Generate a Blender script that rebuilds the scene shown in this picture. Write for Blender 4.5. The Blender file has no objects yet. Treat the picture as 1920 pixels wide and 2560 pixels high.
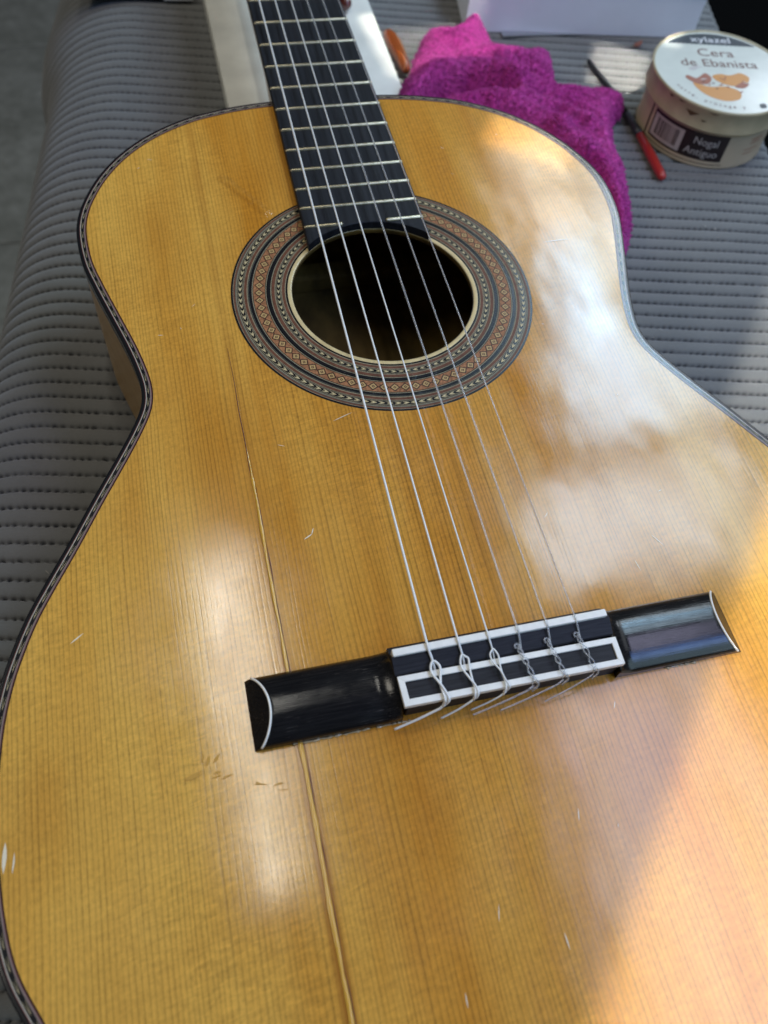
import bpy, bmesh, math, random
import numpy as np
from mathutils import Vector, Matrix
random.seed(7); rng = np.random.default_rng(7)
SC = bpy.context.scene
COL = SC.collection
MM = 0.001
Z0 = 82.0            # height of the guitar top above the mat, mm (all modelling is in mm, z = 0 on the soundboard)

# ------------------------------------------------------------------ camera
cam_d = bpy.data.cameras.new('camera'); cam = bpy.data.objects.new('camera', cam_d); COL.objects.link(cam)
RX = (0.9709281636, -0.2252752052, 0.0809294937)
RY = (0.1532496192, 0.8447212618, 0.5127967863)
RZ = (-0.1838832653, -0.4854864279, 0.8546870030)
CP = (-86.692, -98.727, 280.331)
cam.matrix_world = Matrix(((RX[0], RY[0], RZ[0], CP[0]*MM), (RX[1], RY[1], RZ[1], CP[1]*MM),
                           (RX[2], RY[2], RZ[2], (CP[2]+Z0)*MM), (0, 0, 0, 1)))
cam_d.sensor_fit = 'AUTO'; cam_d.sensor_width = 36.0
cam_d.lens = 2126.018/2560*36.0
cam_d.clip_start = 0.01; cam_d.clip_end = 50
cam_d.dof.use_dof = True; cam_d.dof.focus_distance = 0.335; cam_d.dof.aperture_fstop = 11.0
SC.camera = cam

# ------------------------------------------------------------------ world, lamps, exposure
w = bpy.data.worlds.new('World'); SC.world = w; w.use_nodes = True
w.node_tree.nodes['Background'].inputs[0].default_value = (0.62, 0.70, 0.80, 1)
w.node_tree.nodes['Background'].inputs[1].default_value = 0.06

def area_lamp(name, target, pos, sx, sy, power, color, roll=0.0, spread=180.0):
    """rectangular lamp at pos (mm) aimed at target (mm)"""
    d = bpy.data.lights.new(name, 'AREA'); d.shape = 'RECTANGLE'; d.size = sx*MM; d.size_y = sy*MM
    d.energy = power; d.color = color; d.spread = math.radians(spread)
    o = bpy.data.objects.new(name, d); COL.objects.link(o)
    p = Vector((pos[0], pos[1], pos[2]+Z0))*MM; t = Vector((target[0], target[1], target[2]+Z0))*MM
    z = (p-t).normalized(); up = Vector((-math.sin(roll), math.cos(roll), 0))
    x = up.cross(z).normalized(); y = z.cross(x)
    o.matrix_world = Matrix(((x.x, y.x, z.x, p.x), (x.y, y.y, z.y, p.y), (x.z, y.z, z.z, p.z), (0, 0, 0, 1)))
    return o

# daylight windows high up on the right and behind the table (radiance per pane, given by its corners in mm)
def pane(name, x0, x1, y0, y1, z, radiance, color):
    A = (x1-x0)*(y1-y0)*1e-6
    return area_lamp(name, ((x0+x1)/2, (y0+y1)/2, 0), ((x0+x1)/2, (y0+y1)/2, z), x1-x0, y1-y0, radiance*math.pi*A, color)
pane('window_pane_far', 680, 830, 1270, 1600, 1000, 8.0, (1.0, 0.97, 0.90))
pane('window_pane_bright', 690, 800, 960, 1270, 1000, 27.0, (0.46, 0.74, 1.0))
pane('window_pane_middle', 590, 930, 720, 955, 1000, 13.5, (0.50, 0.76, 1.0))
pane('window_pane_near', 440, 850, 430, 640, 1000, 9.5, (0.62, 0.82, 1.0))
pane('skylight', 350, 660, -340, 260, 1000, 5.6, (0.70, 0.70, 1.0))
pane('sky_patch', 420, 950, -800, -390, 1000, 7.0, (0.24, 0.42, 1.0))
pane('window_pane_side', 900, 1050, 1150, 1450, 1000, 16.0, (0.80, 0.92, 1.0))
pane('window_far_right', 1500, 2000, 1350, 1900, 1000, 8.0, (0.85, 0.92, 1.0))
pane('window_wide', 950, 1700, -200, 1700, 1000, 1.2, (0.88, 0.94, 1.0))
# ceiling lamp over the left of the guitar
pane('ceiling_lamp', -112, -84, 300, 600, 1000, 38.0, (1.0, 0.97, 0.88))
pane('ceiling_lamp_end', -116, -84, 60, 296, 1000, 20.0, (1.0, 0.97, 0.88))
# added warm fill light out of view on the left, brightens the left side
pane('warm_fill', -1500, -900, 0, 600, 1250, 7.0, (1.0, 0.93, 0.80))
# open blue sky through the doorway behind the photographer
area_lamp('doorway_sky', (150, 250, -40), (900, -1000, 800), 1000, 900, 6.5, (0.58, 0.84, 1.0))
# shafts of sun
def sun_shaft(name, at, sx, sy, strength, roll, dist=800.0, spread=1.2, col=(1.0, 0.90, 0.70)):
    d = Vector((0.10, -0.20, 1.0)).normalized()*dist
    return area_lamp(name, at, (at[0]+d.x, at[1]+d.y, at[2]+d.z), sx, sy, strength*sx*sy*1e-6, col, roll, spread)
ROLL = -math.atan2(113, 131)
sun_shaft('sun_shaft_right', (141+.757*150+.653*100, 46-.653*150+.757*100, 0), 300, 900, 3.3, ROLL, spread=1.3, col=(1.0, 0.96, 0.86))
sun_shaft('sun_shaft_mat', (256, 455, -82), 42, 54, 10.0, -0.5, col=(1.0, 0.96, 0.88))
sun_shaft('sun_shaft_bout', (112, 285, 0), 46, 60, 3.0, -0.6)
sun_shaft('sun_shaft_towel', (118, 478, -50), 92, 74, 4.0, 0.1, col=(1.0, 0.95, 0.85))

SC.view_settings.view_transform = 'Standard'; SC.view_settings.look = 'None'
SC.view_settings.exposure = -0.2; SC.view_settings.gamma = 1.0
try: SC.view_settings.use_curve_mapping = False
except Exception: pass
SC.cycles.use_denoising = True
SC.cycles.denoising_prefilter = 'ACCURATE'
SC.cycles.max_bounces = 8; SC.cycles.transparent_max_bounces = 8

# ------------------------------------------------------------------ materials
def M(name):
    m = bpy.data.materials.new(name); m.use_nodes = True
    return m, m.node_tree.nodes, m.node_tree.links, m.node_tree.nodes['Principled BSDF']
def simple(name, col, rough=0.5, metal=0.0, coat=0.0, coat_rough=0.1, trans=0.0, spec=0.5, ior=1.5, noise=0.0, nscale=300.0, bump=0.0, sheen=0.0):
    m, N, L, b = M(name)
    b.inputs['Base Color'].default_value = (*col, 1); b.inputs['Roughness'].default_value = rough
    b.inputs['Metallic'].default_value = metal; b.inputs['Coat Weight'].default_value = coat
    b.inputs['Coat Roughness'].default_value = coat_rough; b.inputs['Transmission Weight'].default_value = trans
    b.inputs['Specular IOR Level'].default_value = spec; b.inputs['IOR'].default_value = ior
    if sheen: b.inputs['Sheen Weight'].default_value = sheen
    if noise or bump:
        tc = N.new('ShaderNodeTexCoord'); n = N.new('ShaderNodeTexNoise')
        n.inputs['Scale'].default_value = nscale; n.inputs['Detail'].default_value = 5
        L.new(tc.outputs['Object'], n.inputs['Vector'])
        if noise:
            r = N.new('ShaderNodeMapRange'); r.inputs['From Min'].default_value = 0.3; r.inputs['From Max'].default_value = 0.7
            r.inputs['To Min'].default_value = 1-noise; r.inputs['To Max'].default_value = 1+noise
            L.new(n.outputs['Fac'], r.inputs['Value'])
            mx = N.new('ShaderNodeVectorMath'); mx.operation = 'SCALE'; mx.inputs[0].default_value = col
            L.new(r.outputs['Result'], mx.inputs['Scale']); L.new(mx.outputs['Vector'], b.inputs['Base Color'])
        if bump:
            bp = N.new('ShaderNodeBump'); bp.inputs['Strength'].default_value = 0.6; bp.inputs['Distance'].default_value = bump*MM
            L.new(n.outputs['Fac'], bp.inputs['Height']); L.new(bp.outputs['Normal'], b.inputs['Normal'])
    return m

class G:
    """tiny node-graph helper"""
    def __init__(s, N, L): s.N, s.L = N, L
    def put(s, sock, v):
        if isinstance(v, (int, float)): sock.default_value = v
        elif isinstance(v, tuple): sock.default_value = v
        else: s.L.new(v, sock)
    def math(s, op, a, b=0.0, c=None, clamp=False):
        n = s.N.new('ShaderNodeMath'); n.operation = op; n.use_clamp = clamp
        s.put(n.inputs[0], a); s.put(n.inputs[1], b)
        if c is not None: s.put(n.inputs[2], c)
        return n.outputs[0]
    def noise(s, vec, scale=1.0, detail=2.0, rough=0.5, dist=0.0):
        n = s.N.new('ShaderNodeTexNoise'); s.L.new(vec, n.inputs['Vector'])
        n.inputs['Scale'].default_value = scale; n.inputs['Detail'].default_value = detail
        n.inputs['Roughness'].default_value = rough; n.inputs['Distortion'].default_value = dist
        return n.outputs['Fac']
    def rng(s, v, a, b, c, d, clamp=True, smooth=False):
        n = s.N.new('ShaderNodeMapRange'); n.clamp = clamp
        if smooth: n.interpolation_type = 'SMOOTHSTEP'
        s.put(n.inputs['Value'], v)
        for k, x in zip(('From Min', 'From Max', 'To Min', 'To Max'), (a, b, c, d)): n.inputs[k].default_value = x
        return n.outputs['Result']
    def comb(s, x, y, z=0.0):
        n = s.N.new('ShaderNodeCombineXYZ'); s.put(n.inputs[0], x); s.put(n.inputs[1], y); s.put(n.inputs[2], z)
        return n.outputs[0]
    def mix(s, f, a, b):
        n = s.N.new('ShaderNodeMix'); n.data_type = 'RGBA'; s.put(n.inputs[0], f)
        for i, v in ((6, a), (7, b)):
            if isinstance(v, tuple): n.inputs[i].default_value = (*v, 1)
            else: s.L.new(v, n.inputs[i])
        return n.outputs[2]
    def scale(s, c, f):
        n = s.N.new('ShaderNodeVectorMath'); n.operation = 'SCALE'
        if isinstance(c, tuple): n.inputs[0].default_value = c
        else: s.L.new(c, n.inputs[0])
        s.put(n.inputs['Scale'], f); return n.outputs[0]
    def xyz(s):
        tc = s.N.new('ShaderNodeTexCoord'); sp = s.N.new('ShaderNodeSeparateXYZ'); v = s.scale(tc.outputs['Object'], 1000.0)
        s.L.new(v, sp.inputs[0]); return v, sp.outputs[0], sp.outputs[1], sp.outputs[2]
    def bump(s, h, dist, strength=1.0, normal=None):
        n = s.N.new('ShaderNodeBump'); n.inputs['Strength'].default_value = strength; n.inputs['Distance'].default_value = dist
        s.L.new(h, n.inputs['Height'])
        if normal is not None: s.L.new(normal, n.inputs['Normal'])
        return n.outputs['Normal']

CRACK_X = -73.6
def mat_soundboard():
    m, N, L, b = M('spruce_top'); g = G(N, L); v, X, Y, Z = g.xyz()
    # slightly wandering grain coordinate
    wob = g.math('MULTIPLY', g.math('SUBTRACT', g.noise(g.comb(g.math('MULTIPLY', X, .02), g.math('MULTIPLY', Y, .006)), 1, 2), .5), 5.0)
    U = g.math('ADD', X, wob)
    spc = g.math('MULTIPLY', g.noise(g.comb(g.math('MULTIPLY', U, .045), 0.0), 1, 3), 5.2)
    ph = g.math('ADD', g.math('MULTIPLY', U, .60), spc)
    fr = g.math('FRACT', ph)
    line = g.rng(fr, .45, .93, 0, 1, smooth=True)
    line = g.math('MULTIPLY', line, g.rng(fr, .93, 1.0, 1, 0))
    cell = g.math('FLOOR', ph)
    amp = g.rng(g.noise(g.comb(g.math('MULTIPLY', cell, .37), g.math('MULTIPLY', Y, .012), cell), 1, 3), .30, .70, .28, 1.0)
    line = g.math('MULTIPLY', line, amp)
    fine = g.noise(g.comb(g.math('MULTIPLY', U, 1.7), g.math('MULTIPLY', Y, .03), 3.0), 1, 4, .6)
    silk = g.noise(g.comb(g.math('ADD', g.math('MULTIPLY', X, .17), g.math('MULTIPLY', Y, -.07)), g.math('ADD', g.math('MULTIPLY', Y, .52), g.math('MULTIPLY', X, -.07)), 9.0), 1, 4, .62, 1.1)
    fleck = g.noise(g.comb(g.math('MULTIPLY', X, .9), g.math('MULTIPLY', Y, .5), 5.0), 1, 3, .6)
    silkm = g.rng(g.noise(g.comb(g.math('MULTIPLY', X, .016), g.math('MULTIPLY', Y, .010), 4.0), 1, 3), .38, .62, .25, 1.0)
    broad = g.noise(g.comb(g.math('MULTIPLY', U, .030), g.math('MULTIPLY', Y, .0035), 2.0), 1, 4, .6)
    blot = g.noise(g.comb(g.math('MULTIPLY', X, .02), g.math('MULTIPLY', Y, .012), 6.0), 1, 3)
    # paler, yellower wood towards the bass-side edge, browner in the middle
    side = g.rng(g.math('ABSOLUTE', g.math('ADD', X, -12.0)), 35, 160, 0, 1, smooth=True)
    f = g.math('ADD', g.math('MULTIPLY', g.rng(broad, .32, .68, 0, 1), .7), g.math('MULTIPLY', side, .62), clamp=True)
    col = g.mix(f, (0.53, 0.205, 0.011), (0.75, 0.418, 0.072))
    col = g.mix(g.math('MULTIPLY', g.rng(blot, .45, .72, 0, 1), .35), col, (0.41, 0.145, 0.009))
    k = g.math('MULTIPLY', line, -.42)
    k = g.math('ADD', k, g.math('MULTIPLY', g.math('SUBTRACT', fine, .5), .35))
    k = g.math('ADD', k, g.math('MULTIPLY', g.math('MULTIPLY', g.math('SUBTRACT', silk, .5), silkm), .85))
    k = g.math('ADD', k, g.math('MULTIPLY', g.math('SUBTRACT', fleck, .5), .55))
    col = g.scale(col, g.math('ADD', k, 1.07))
    # amber glue that has soaked into the wood along the crack (a stain of its own shape)
    dx = g.math('ABSOLUTE', g.math('SUBTRACT', X, CRACK_X))
    st = g.math('MULTIPLY', g.rng(dx, .6, 3.4, 1, 0, smooth=True), g.rng(Y, 60, -60, .25, .9))
    col = g.mix(st, col, (0.34, 0.125, 0.012))
    L.new(col, b.inputs['Base Color'])
    b.inputs['Roughness'].default_value = 0.5; b.inputs['Specular IOR Level'].default_value = 0.10
    b.inputs['Coat Weight'].default_value = 1.0; b.inputs['Coat IOR'].default_value = 1.66
    rr = g.noise(g.comb(g.math('MULTIPLY', X, .03), g.math('MULTIPLY', Y, .02), 1.0), 1, 4, .6)
    L.new(g.rng(rr, .3, .7, .09, .20), b.inputs['Coat Roughness'])
    # relief: grain lines, ripples in the old varnish, the kink at the crack, a dent by the rosette
    ripple = g.noise(g.comb(g.math('MULTIPLY', X, .05), g.math('MULTIPLY', Y, .03), 8.0), 1, 1.2, .45)
    kink = g.math('MULTIPLY', g.math('MULTIPLY', g.rng(X, CRACK_X-45, CRACK_X, 0, 1), g.math('LESS_THAN', X, CRACK_X)), g.rng(Y, 130, 20, 0, 1))
    # dent: ridge line from (-62.7,263.3) to (-42.9,231.9)
    nx, ny = 31.4/37.12, 19.8/37.12
    dd = g.math('ADD', g.math('MULTIPLY', g.math('ADD', X, 62.7), nx), g.math('MULTIPLY', g.math('SUBTRACT', Y, 263.3), ny))
    tt = g.math('ADD', g.math('MULTIPLY', g.math('ADD', X, 62.7), 19.8/37.12), g.math('MULTIPLY', g.math('SUBTRACT', Y, 263.3), -31.4/37.12))
    wob2 = g.math('MULTIPLY', g.math('SUBTRACT', g.noise(v, .25, 2), .5), 2.5)
    ddw = g.math('ABSOLUTE', g.math('ADD', dd, wob2))
    dent = g.math('MULTIPLY', g.rng(ddw, 0, 3.6, 1, 0, smooth=True), g.math('MULTIPLY', g.rng(tt, -1, 3, 0, 1), g.rng(tt, 34, 39, 1, 0)))
    h = g.math('ADD', g.math('MULTIPLY', ripple, g.rng(X, -70, 30, .09, .26)), g.math('MULTIPLY', kink, .14))
    h = g.math('ADD', h, g.math('MULTIPLY', dent, 1.0))
    n1 = g.bump(h, MM, 1.0)
    h2 = g.math('ADD', g.math('MULTIPLY', line, -.004), g.math('MULTIPLY', g.math('ADD', fine, fleck), .006))
    n2 = g.bump(h2, MM, 1.0, n1)
    L.new(n2, b.inputs['Coat Normal']); L.new(n2, b.inputs['Normal'])
    return m

def mat_streak(name, c0, c1, axis=1, rough=0.45, coat=0.0, coat_rough=0.15, cross=0.8, along=0.02, spec=0.5, bump=0.02):
    """wood with grain along one axis (0 x, 1 y)"""
    m, N, L, b = M(name); g = G(N, L); v, X, Y, Z = g.xyz()
    A, B = (Y, X) if axis == 1 else (X, Y)
    n = g.noise(g.comb(g.math('MULTIPLY', B, cross), g.math('MULTIPLY', A, along), g.math('MULTIPLY', Z, cross*.7)), 1, 5, .62)
    L.new(g.mix(g.rng(n, .3, .7, 0, 1), c0, c1), b.inputs['Base Color'])
    b.inputs['Roughness'].default_value = rough; b.inputs['Coat Weight'].default_value = coat
    b.inputs['Coat Roughness'].default_value = coat_rough; b.inputs['Specular IOR Level'].default_value = spec
    nb = g.bump(n, bump*MM, 1.0); L.new(nb, b.inputs['Normal']); L.new(nb, b.inputs['Coat Normal'])
    return m

def mat_mat():
    m, N, L, b = M('grey_suede_cloth'); g = G(N, L); v, X, Y, Z = g.xyz()
    n1 = g.noise(v, .035, 4, .6); n2 = g.noise(v, .9, 4, .6); n3 = g.noise(g.comb(g.math('MULTIPLY', X, 2.2), g.math('MULTIPLY', Y, 4.0), Z), 1, 3)
    k = g.math('ADD', g.math('MULTIPLY', g.math('SUBTRACT', n1, .5), .35), g.math('MULTIPLY', g.math('SUBTRACT', n2, .5), .22))
    k = g.math('ADD', k, g.math('MULTIPLY', g.math('SUBTRACT', n3, .5), .14))
    at = N.new('ShaderNodeAttribute'); at.attribute_name = 'thread'
    L.new(g.mix(at.outputs['Fac'], g.scale((0.172, 0.174, 0.168), g.math('ADD', k, 1.0)), (0.02, 0.022, 0.026)), b.inputs['Base Color'])
    b.inputs['Roughness'].default_value = .85; b.inputs['Specular IOR Level'].default_value = .2
    b.inputs['Sheen Weight'].default_value = .35; b.inputs['Sheen Roughness'].default_value = .5
    L.new(g.bump(g.math('ADD', n3, n2), .18*MM, .7), b.inputs['Normal'])
    return m

def mat_bridge():
    m = mat_streak('polished_ebony', (0.002, 0.002, 0.003), (0.014, 0.013, 0.013), 0, .5, .85, .12, 1.6, .06, .05, .05)
    N, L = m.node_tree.nodes, m.node_tree.links; b = N['Principled BSDF']; g = G(N, L); v, X, Y, Z = g.xyz()
    old = b.inputs['Base Color'].links[0].from_socket
    n = g.noise(g.comb(g.math('MULTIPLY', X, .16), g.math('MULTIPLY', Y, 3.2), g.math('MULTIPLY', Z, 2.0)), 1, 4, .6)
    n2 = g.noise(v, .12, 3, .6)
    f = g.math('MULTIPLY', g.rng(n, .60, .74, 0, 1), g.rng(n2, .42, .62, .1, 1))
    L.new(g.mix(f, old, (.075, .062, .052)), b.inputs['Base Color'])
    L.new(g.math('ADD', g.math('MULTIPLY', f, .3), g.rng(n2, .35, .65, .09, .2)), b.inputs['Coat Roughness'])
    return m

def mat_floor():
    m, N, L, b = M('worn_concrete_tile'); g = G(N, L); v, X, Y, Z = g.xyz()
    n1 = g.noise(v, .006, 6, .65); n2 = g.noise(v, .05, 4, .6)
    c = g.mix(g.rng(n1, .35, .65, 0, 1), (0.17, 0.165, 0.14), (0.29, 0.28, 0.25))
    L.new(g.scale(c, g.rng(n2, .3, .7, .85, 1.15)), b.inputs['Base Color']); b.inputs['Roughness'].default_value = .6
    return m

def mat_nylon():
    m, N, L, b = M('clear_nylon')
    b.inputs['Base Color'].default_value = (.93, .94, .95, 1); b.inputs['Roughness'].default_value = .12
    b.inputs['Transmission Weight'].default_value = .75; b.inputs['IOR'].default_value = 1.4
    return m

def mat_wound():
    m, N, L, b = M('silver_wound_string')
    b.inputs['Base Color'].default_value = (.88, .88, .84, 1); b.inputs['Metallic'].default_value = .08; b.inputs['Roughness'].default_value = .3
    return m

def mat_towel():
    m, N, L, b = M('magenta_terry'); g = G(N, L); v, X, Y, Z = g.xyz()
    n1 = g.noise(v, .03, 4, .6); n2 = g.noise(v, .35, 4, .6)
    c = g.mix(g.rng(n1, .35, .7, 0, 1), (0.41, 0.032, 0.235), (0.55, 0.075, 0.33))
    L.new(g.scale(c, g.rng(n2, .3, .7, .55, 1.4)), b.inputs['Base Color'])
    b.inputs['Roughness'].default_value = .95; b.inputs['Specular IOR Level'].default_value = .1
    b.inputs['Sheen Weight'].default_value = .12; b.inputs['Sheen Roughness'].default_value = .6
    b.inputs['Sheen Tint'].default_value = (1, .45, .9, 1)
    L.new(g.bump(n2, 1.4*MM, .9), b.inputs['Normal'])
    return m

MT = dict(
    top=mat_soundboard(), mat=mat_mat(), floor=mat_floor(), nylon=mat_nylon(), wound=mat_wound(), towel=mat_towel(),
    side=mat_streak('cypress_side', (0.46, 0.25, 0.06), (0.60, 0.36, 0.11), 1, .4, .6, .2, .25, .02),
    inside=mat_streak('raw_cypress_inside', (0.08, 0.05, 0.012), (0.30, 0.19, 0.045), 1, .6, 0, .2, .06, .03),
    ebony=mat_streak('ebony_board', (0.006, 0.007, 0.009), (0.022, 0.024, 0.030), 1, .5, 0, .2, .55, .02, .25, .05),
    ebony_shiny=mat_bridge(),
    ebony_dull=mat_streak('ebony_block', (0.006, 0.006, 0.008), (0.026, 0.026, 0.031), 0, .5, 0, .2, 1.6, .08, .25, .05),
    neck=mat_streak('cedar_neck', (0.20, 0.06, 0.025), (0.30, 0.11, 0.045), 1, .35, .6, .15),
    black=simple('black_lacquer', (.008, .008, .009), .25, coat=.6, coat_rough=.12),
    red_line=simple('red_brown_veneer', (.115, .022, .022), .35, coat=.6, coat_rough=.15),
    white_line=simple('cream_veneer', (.52, .48, .38), .35, coat=.6, coat_rough=.15, noise=.12, nscale=600),
    pink_line=simple('pinkish_veneer', (.24, .17, .15), .35, coat=.6, coat_rough=.15, noise=.12, nscale=600),
    brown_line=simple('brown_veneer', (.15, .058, .03), .5, spec=.2, coat=.25, coat_rough=.18, noise=.25, nscale=700),
    pale_line=simple('pale_veneer', (.32, .27, .17), .5, spec=.2, coat=.25, coat_rough=.18, noise=.15, nscale=700),
    grey_line=simple('grey_green_veneer', (.13, .13, .10), .5, spec=.2, coat=.25, coat_rough=.18),
    tile_ground=simple('mosaic_ground', (.34, .15, .065), .5, spec=.2, coat=.25, coat_rough=.18, noise=.45, nscale=900),
    tile_dark=simple('mosaic_dark', (.045, .018, .013), .4, coat=.25, spec=.2, coat_rough=.18),
    tile_light=simple('mosaic_light', (.52, .34, .14), .4, coat=.25, spec=.2, coat_rough=.18, noise=.2, nscale=900),
    tile_red=simple('mosaic_red', (.20, .05, .04), .4, coat=.25, spec=.2, coat_rough=.18),
    chevron=simple('chevron_maple', (.62, .50, .27), .4, coat=.25, spec=.2, coat_rough=.18),
    cream=simple('cream_ring', (.72, .56, .27), .4, coat=.6, coat_rough=.18, noise=.1, nscale=300),
    bone=simple('white_bone', (.95, .93, .85), .32, coat=.3, noise=.05, nscale=500),
    fret=simple('nickel_silver', (.54, .48, .32), .36, metal=1.0, noise=.15, nscale=900),
    glue=simple('amber_glue', (.72, .39, .05), .15, coat=1, coat_rough=.08),
    dried=simple('dried_glue', (.55, .42, .24), .15, coat=1),
    scuff=simple('brown_scuff', (.62, .345, .075), .6, spec=.1),
    lint=simple('pale_lint', (.34, .32, .28), .8, noise=.6, nscale=60),
    scratch=simple('pale_scratch', (.90, .80, .58), .4, coat=1),
    board=simple('pale_painted_board', (.84, .84, .75), .5, noise=.14, nscale=28, bump=.1),
    card=simple('white_card', (.82, .86, .92), .55, noise=.02, nscale=60),
    tan_tin=simple('tan_tin', (.46, .37, .25), .4, noise=.08, nscale=60),
    olive_tin=simple('lid_rim_tin', (.42, .36, .22), .35, noise=.15, nscale=80),
    lid_white=simple('lid_cream_print', (.68, .71, .63), .22, coat=.5, coat_rough=.1, noise=.05, nscale=60),
    navy=simple('navy_print', (.022, .035, .048), .3), brown_ink=simple('brown_ink', (.13, .035, .025), .4),
    dark_label=simple('dark_label', (.022, .012, .012), .4), white_ink=simple('white_ink', (.75, .75, .76), .4),
    dull_ink=simple('dull_white_ink', (.50, .47, .44), .4), orange_ink=simple('orange_ink', (.62, .27, .06), .3), rust_ink=simple('rust_ink', (.34, .11, .06), .3),
    rust=simple('bare_rusty_metal', (.085, .05, .018), .55, noise=.4, nscale=300),
    red_paint=simple('red_paint', (.42, .025, .020), .35, coat=.4), steel=simple('steel', (.55, .56, .56), .28, metal=1),
    dark_steel=simple('dark_ferrule', (.03, .033, .036), .4), black_plain=simple('matt_black', (.012, .012, .013), .6),
    amber=simple('amber_plastic', (.34, .085, .016), .12, trans=.45, coat=.5, ior=1.5), dark_red=simple('dark_red_varnish', (.11, .02, .012), .2, coat=1),
    wood_plain=simple('table_wood', (.25, .16, .09), .6, noise=.2, nscale=30), void=simple('floor_shade_block', (.004, .004, .004), 1.0, spec=0.0),  # void: near-black for the block that stands in for shaded floor
    chip=simple('wood_chip', (.22, .075, .045), .6), paper=simple('paper', (.75, .78, .80), .6),
)

# ------------------------------------------------------------------ mesh helpers (vertices in mm)
def link(name, me, mat=None, parent=None, smooth=False, root_loc=None):
    o = bpy.data.objects.new(name, me); COL.objects.link(o)
    for mm in (mat if isinstance(mat, (list, tuple)) else [mat] if mat else []): me.materials.append(mm)
    if smooth: me.shade_smooth() if hasattr(me, 'shade_smooth') else me.polygons.foreach_set('use_smooth', [True]*len(me.polygons))
    if parent is not None:
        o.parent = parent
        if parent.type == 'EMPTY': o.matrix_parent_inverse = Matrix.Translation(-Vector(parent.location))
    return o
def mk(name, V, F, mat, parent=None, smooth=False, mats=None):
    me = bpy.data.meshes.new(name)
    V = np.asarray(V, float).copy(); V[:, 2] += Z0
    me.from_pydata((V*MM).tolist(), [], F); me.update()
    o = link(name, me, mat, parent, smooth)
    if mats is not None: me.polygons.foreach_set('material_index', mats)
    return o
def mk_local(name, V, F):
    me = bpy.data.meshes.new(name); me.from_pydata((np.asarray(V, float)*MM).tolist(), [], F); me.update(); return me
def place(name, me, loc, rotz, parent):
    o = bpy.data.objects.new(name, me); COL.objects.link(o); o.parent = parent
    if parent.type == 'EMPTY': o.matrix_parent_inverse = Matrix.Translation(-Vector(parent.location))
    o.location = (loc[0]*MM, loc[1]*MM, (loc[2]+Z0)*MM); o.rotation_euler = (0, 0, rotz); return o
def thing(name, loc, label, cat):
    o = bpy.data.objects.new(name, None); COL.objects.link(o); o.location = (loc[0]*MM, loc[1]*MM, (loc[2]+Z0)*MM)
    o.empty_display_size = .02; o['label'] = label; o['category'] = cat; return o
def tag(o, label, cat): o['label'] = label; o['category'] = cat; return o
def structure(o): o['kind'] = 'structure'; return o

def bevel_box(name, x0, x1, y0, y1, z0, z1, mat, parent=None, bev=0.5, seg=2, fn=None):
    bm = bmesh.new(); bmesh.ops.create_cube(bm, size=1.0)
    for v in bm.verts:
        v.co = Vector((x0+(v.co.x+.5)*(x1-x0), y0+(v.co.y+.5)*(y1-y0), z0+(v.co.z+.5)*(z1-z0)))
    if bev: bmesh.ops.bevel(bm, geom=list(bm.edges), offset=bev, segments=seg, affect='EDGES', profile=.6)
    V = [tuple(v.co) for v in bm.verts]; bm.verts.index_update()
    F = [[v.index for v in f.verts] for f in bm.faces]; bm.free()
    if fn: V = [fn(*v) for v in V]
    return mk(name, V, F, mat, parent)

def catmull(P, n, closed=False):
    P = np.asarray(P, float); m = len(P); out = []
    segs = m if closed else m-1
    for i in range(segs):
        if closed: p0, p1, p2, p3 = P[(i-1) % m], P[i], P[(i+1) % m], P[(i+2) % m]
        else: p0, p1, p2, p3 = P[max(i-1, 0)], P[i], P[i+1], P[min(i+2, m-1)]
        # centripetal
        t = np.linspace(0, 1, n, endpoint=False)[:, None]
        out.append(.5*((2*p1)+(-p0+p2)*t+(2*p0-5*p1+4*p2-p3)*t**2+(-p0+3*p1-3*p2+p3)*t**3))
    r = np.vstack(out)
    return r if closed else np.vstack([r, P[-1:]])
def resample(P, n, closed=False):
    Q = np.vstack([P, P[:1]]) if closed else P
    s = np.r_[0, np.cumsum(np.linalg.norm(np.diff(Q, axis=0), axis=1))]
    t = np.linspace(0, s[-1], n+1)[:-1] if closed else np.linspace(0, s[-1], n)
    return np.stack([np.interp(t, s, Q[:, k]) for k in range(Q.shape[1])], 1), s[-1]
def tube(path, r, nseg=8, cap=True):
    path = np.asarray(path, float); n = len(path)
    rad = np.full(n, r) if np.isscalar(r) else np.asarray(r, float)
    T = np.gradient(path, axis=0); T /= np.linalg.norm(T, axis=1)[:, None]+1e-12
    u = np.cross(T[0], [0.2, 0.1, 1.0]);
    if np.linalg.norm(u) < 1e-3: u = np.cross(T[0], [1., 0, 0])
    u /= np.linalg.norm(u); V = []
    for i in range(n):
        u = u-T[i]*np.dot(u, T[i]); u /= np.linalg.norm(u); wv = np.cross(T[i], u)
        for k in range(nseg):
            a = 2*math.pi*k/nseg; V.append(path[i]+rad[i]*(math.cos(a)*u+math.sin(a)*wv))
    F = [[i*nseg+k, i*nseg+(k+1) % nseg, (i+1)*nseg+(k+1) % nseg, (i+1)*nseg+k] for i in range(n-1) for k in range(nseg)]
    if cap: F += [list(range(nseg))[::-1], [(n-1)*nseg+k for k in range(nseg)]]
    return V, F
def join(parts):
    V, F = [], []
    for v, f in parts:
        o = len(V); V += [tuple(x) for x in v]; F += [[i+o for i in q] for q in f]
    return V, F
def lathe(profile, cx, cy, n=64):
    V, F = [], []; m = len(profile)
    for i in range(n):
        a = 2*math.pi*i/n
        for r, z in profile: V.append((cx+r*math.cos(a), cy+r*math.sin(a), z))
    for i in range(n):
        for k in range(m-1):
            a, b = i*m+k, ((i+1) % n)*m+k; F.append([a, b, b+1, a+1])
    return V, F
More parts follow.
